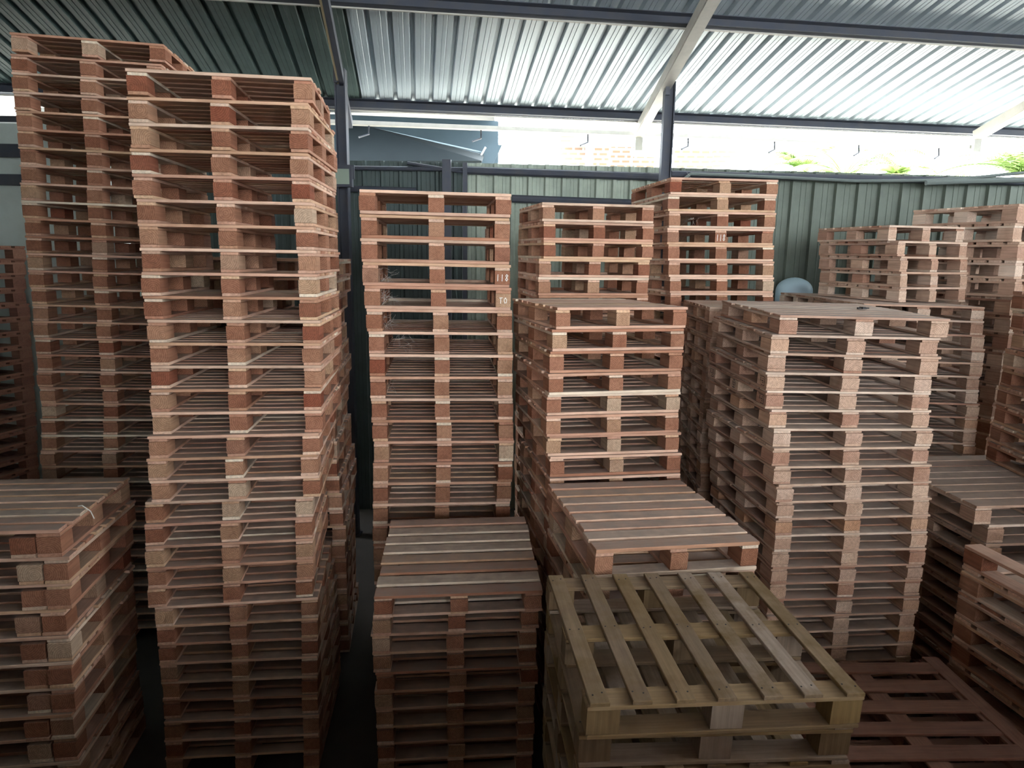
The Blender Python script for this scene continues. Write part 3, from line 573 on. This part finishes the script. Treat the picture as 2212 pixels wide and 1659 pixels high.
r = empty('brick_building', at(1400, 340, 15), 'overexposed brick building with a white awning beyond the fence', 'building')
o0 = r.location.copy()
def panel(name, x0, y0, x1, y1, Y, mat, th=.15):
    a, b = Lp(x0, y1, Y), Lp(x1, y0, Y); m = MB(); m.box((a.x, a.y, a.z-1.2 if y1 > 345 else a.z), (b.x, a.y+th, b.z)); return m.build(name, M[mat], r)
panel('brick_wall', 1210, 262, 1318, 372, 15, 'brick'); panel('brick_wall', 1318, 262, 1418, 372, 15.3, 'brick'); panel('brick_wall', 1455, 262, 1545, 376, 15.2, 'brick'); panel('brick_wall', 1530, 262, 1600, 380, 15.8, 'brick')
panel('column', 1264, 262, 1284, 372, 14.9, 'white'); panel('column', 1364, 315, 1368, 372, 14.9, 'white'); panel('column', 1416, 315, 1424, 372, 14.9, 'white')
m = MB()
for i in range(4):
    a = Lp(1211, 284+i*9, 14.8); m.box((a.x, a.y, a.z-.02), (a.x+.5, a.y+.05, a.z+.05))
m.build('slatted_vent', M['terracotta'], r)
m = MB(); m.quad(Lp(1258, 280, 16.5), Lp(1660, 284, 16.5), Lp(1610, 322, 13.0), Lp(1228, 315, 13.0)); q = m.build('awning_sheet', M['white'], r); q.modifiers.new('t', 'SOLIDIFY').thickness = .03
m = MB()
for py in (298, 304, 313): m.bar(Lp(1245, py-1, 13.4), Lp(1610, py+5, 13.4), .04, .035, UP)
m.build('awning_frame', M['steel_lt'], r)
panel('hanging_sheet', 1367, 320, 1416, 338, 13.5, 'white', .02)
panel('dark_column', 1419, 320, 1430, 374, 13.2, 'steel_lt', .15)

def palm(px, py, Y, n, L, lab, s, tilt0=.2, spread=math.pi*2, az0=0.0):
    rr = random.Random(s); p = at(px, py, Y); r = empty('palm_tree', (p.x, Y, 0), lab, 'tree', 'palms beyond the fence')
    m = MB(); m.tube([(0, 0, -.05), (.05, 0, p.z*.5), (0, 0, p.z)], .12, 8, taper=.7); m.build('palm_trunk', M['trunk'], r)
    for i in range(n):
        az = az0 + spread*i/n + rr.uniform(-.2, .2); el = rr.uniform(.35, 1.25) if tilt0 == .2 else rr.uniform(tilt0-.2, tilt0+.2); l = L*rr.uniform(.75, 1.1); m = MB(); pts = []
        d = Vector((math.cos(az), math.sin(az), 0)); q = Vector((0, 0, p.z)); e = el
        for k in range(13): pts.append(q.copy()); q = q + (d*math.cos(e) + UP*math.sin(e))*l/12; e -= .13
        m.tube(pts, .018, 5, taper=.3)
        sd = d.cross(UP).normalized()
        for k in range(1, 13):
            for j in range(3):
                c = pts[k-1].lerp(pts[k], j/3); t_ = (pts[k]-pts[k-1]).normalized(); w = l*.30*math.sin(math.pi*min(1, (k+j/3)/13*.9+.1))
                for sg in (-1, 1):
                    tip = c + sd*sg*w*.8 + t_*w*.55 - UP*w*.25; nrm = t_*.022
                    m.quad(c-nrm, c+nrm, tip)
        m.build('frond', M['frond'], r)
palm(1735, 372, 16.5, 12, 1.3, 'small pale palm beyond the fence, nearest the brick building', 3)
palm(1822, 385, 11.5, 9, 1.5, 'bright green palm with upright fronds beyond the fence', 5, .9, 3.14, 0)
palm(1935, 375, 14.3, 13, 1.2, 'faint bushy palm in the middle of the bright gap', 9)
palm(2205, 372, 12, 12, 2.0, 'large palm whose frond arches in at the right edge', 12, .6)

# cobwebs and straw
def webs(lab, pts, s):
    rr = random.Random(s); m = MB()
    for (px, py, Y, n, sz) in pts:
        for i in range(n):
            a = at(px, py, Y) + Vector([rr.uniform(-sz, sz) for _ in range(3)])*.6; q = [a]
            d = Vector([rr.uniform(-1, 1), rr.uniform(-.4, .4), rr.uniform(-1, .4)]).normalized()
            for k in range(5): q.append(q[-1] + d*sz*.25); d = (d + Vector([rr.uniform(-.6, .6) for _ in range(3)])*.7).normalized()
            m.tube(q, .0007, 3)
    tag(m.build('cobweb', M['web']), lab, 'cobweb', kind='stuff')
webs('dusty cobwebs in the left openings of the chalk-marked stack', [(830, 595, 4.72, 26, .07), (838, 640, 4.72, 30, .08), (835, 695, 4.75, 18, .06), (870, 735, 4.75, 14, .08), (840, 835, 4.8, 10, .05)], 4)
webs('thin cobwebs in the rear stack under the right post', [(1495, 470, 6.35, 12, .07), (1510, 395, 6.35, 8, .08), (1540, 500, 6.4, 8, .07)], 6)

p = on_plane(1862, 668, Vector((0, 0, FIT['L']['z'] + .012)), UP); m = MB()
m.box((-.035, -.008, 0), (.03, .006, .012)); m.box((-.01, -.02, .002), (.012, .016, .016)); m.box((.02, -.004, .003), (.05, .004, .01))
o = m.build('wood_scrap', M['ink']); o.location = p; o.rotation_euler = (0, 0, .2); tag(o, 'small black scrap lying on the big pale stack', 'scrap')
p = PALLETS['D'][0]
m = MB(); m.tube([(.50, .30, .16), (.53, .28, .17), (.575, .27, .14), (.58, .29, .09)], .003, 5)
o = m.build('plastic_strap_end', M['chalk']); o.matrix_world = p.matrix_world.copy(); tag(o, 'short pale strap end curling over the low doubled-block stack', 'strap')
# ---------------------------------------------------------------- light
w = bpy.data.worlds.new('daylight'); bpy.context.scene.world = w; w.use_nodes = True
bg = w.node_tree.nodes['Background']; bg.inputs[0].default_value = (.86, .95, 1.0, 1); bg.inputs[1].default_value = SKY
sun = bpy.data.lights.new('sun', 'SUN'); sun.energy = SUN; sun.angle = math.radians(1.5); sun.color = (1, .96, .88)
so = bpy.data.objects.new('sun', sun); C.objects.link(so); so.rotation_euler = Euler((math.radians(-14), math.radians(6), 0))
def portal(name, loc, rot, sx, sy):
    l = bpy.data.lights.new(name, 'AREA'); l.shape = 'RECTANGLE'; l.size = sx; l.size_y = sy; l.cycles.is_portal = True
    o = bpy.data.objects.new(name, l); C.objects.link(o); o.location = loc; o.rotation_euler = Euler([math.radians(a) for a in rot])
portal('daylight_front', (2.35, -7.3, 3.9), (90, 0, 180), 8.4, 3.6)
portal('daylight_back', (0, 9.6, 4.7), (-90, 0, 180), 22, 2.2)
portal('daylight_right', (9.2, 2.5, 4.9), (0, 90, 0), 2.4, 13)
# ---------------------------------------------------------------- camera
cd = bpy.data.cameras.new('camera'); cam = bpy.data.objects.new('camera', cd); C.objects.link(cam)
cd.sensor_width = 36; cd.lens = F_PX/2212*36; cd.clip_start = .05; cd.clip_end = 500
X = Vector((1, 0, 0)); Fw = Vector((0, math.cos(PITCH), -math.sin(PITCH))); U = Vector((0, math.sin(PITCH), math.cos(PITCH)))
X2 = X*math.cos(ROLL) + U*math.sin(ROLL); U2 = U*math.cos(ROLL) - X*math.sin(ROLL)
cam.matrix_world = Matrix.Translation((0, 0, CAMZ)) @ Matrix((X2, U2, -Fw)).transposed().to_4x4()
sc = bpy.context.scene; sc.camera = cam
sc.view_settings.view_transform = 'Standard'; sc.view_settings.look = 'None'; sc.view_settings.gamma = 1; sc.view_settings.use_curve_mapping = False
sc.view_settings.exposure = EXPO
sc.cycles.max_bounces = 4; sc.cycles.diffuse_bounces = 2; sc.cycles.glossy_bounces = 2; sc.cycles.use_adaptive_sampling = True; sc.cycles.adaptive_threshold = .1; sc.cycles.adaptive_min_samples = 20; sc.cycles.use_denoising = True
sc.cycles.sample_clamp_indirect = 8
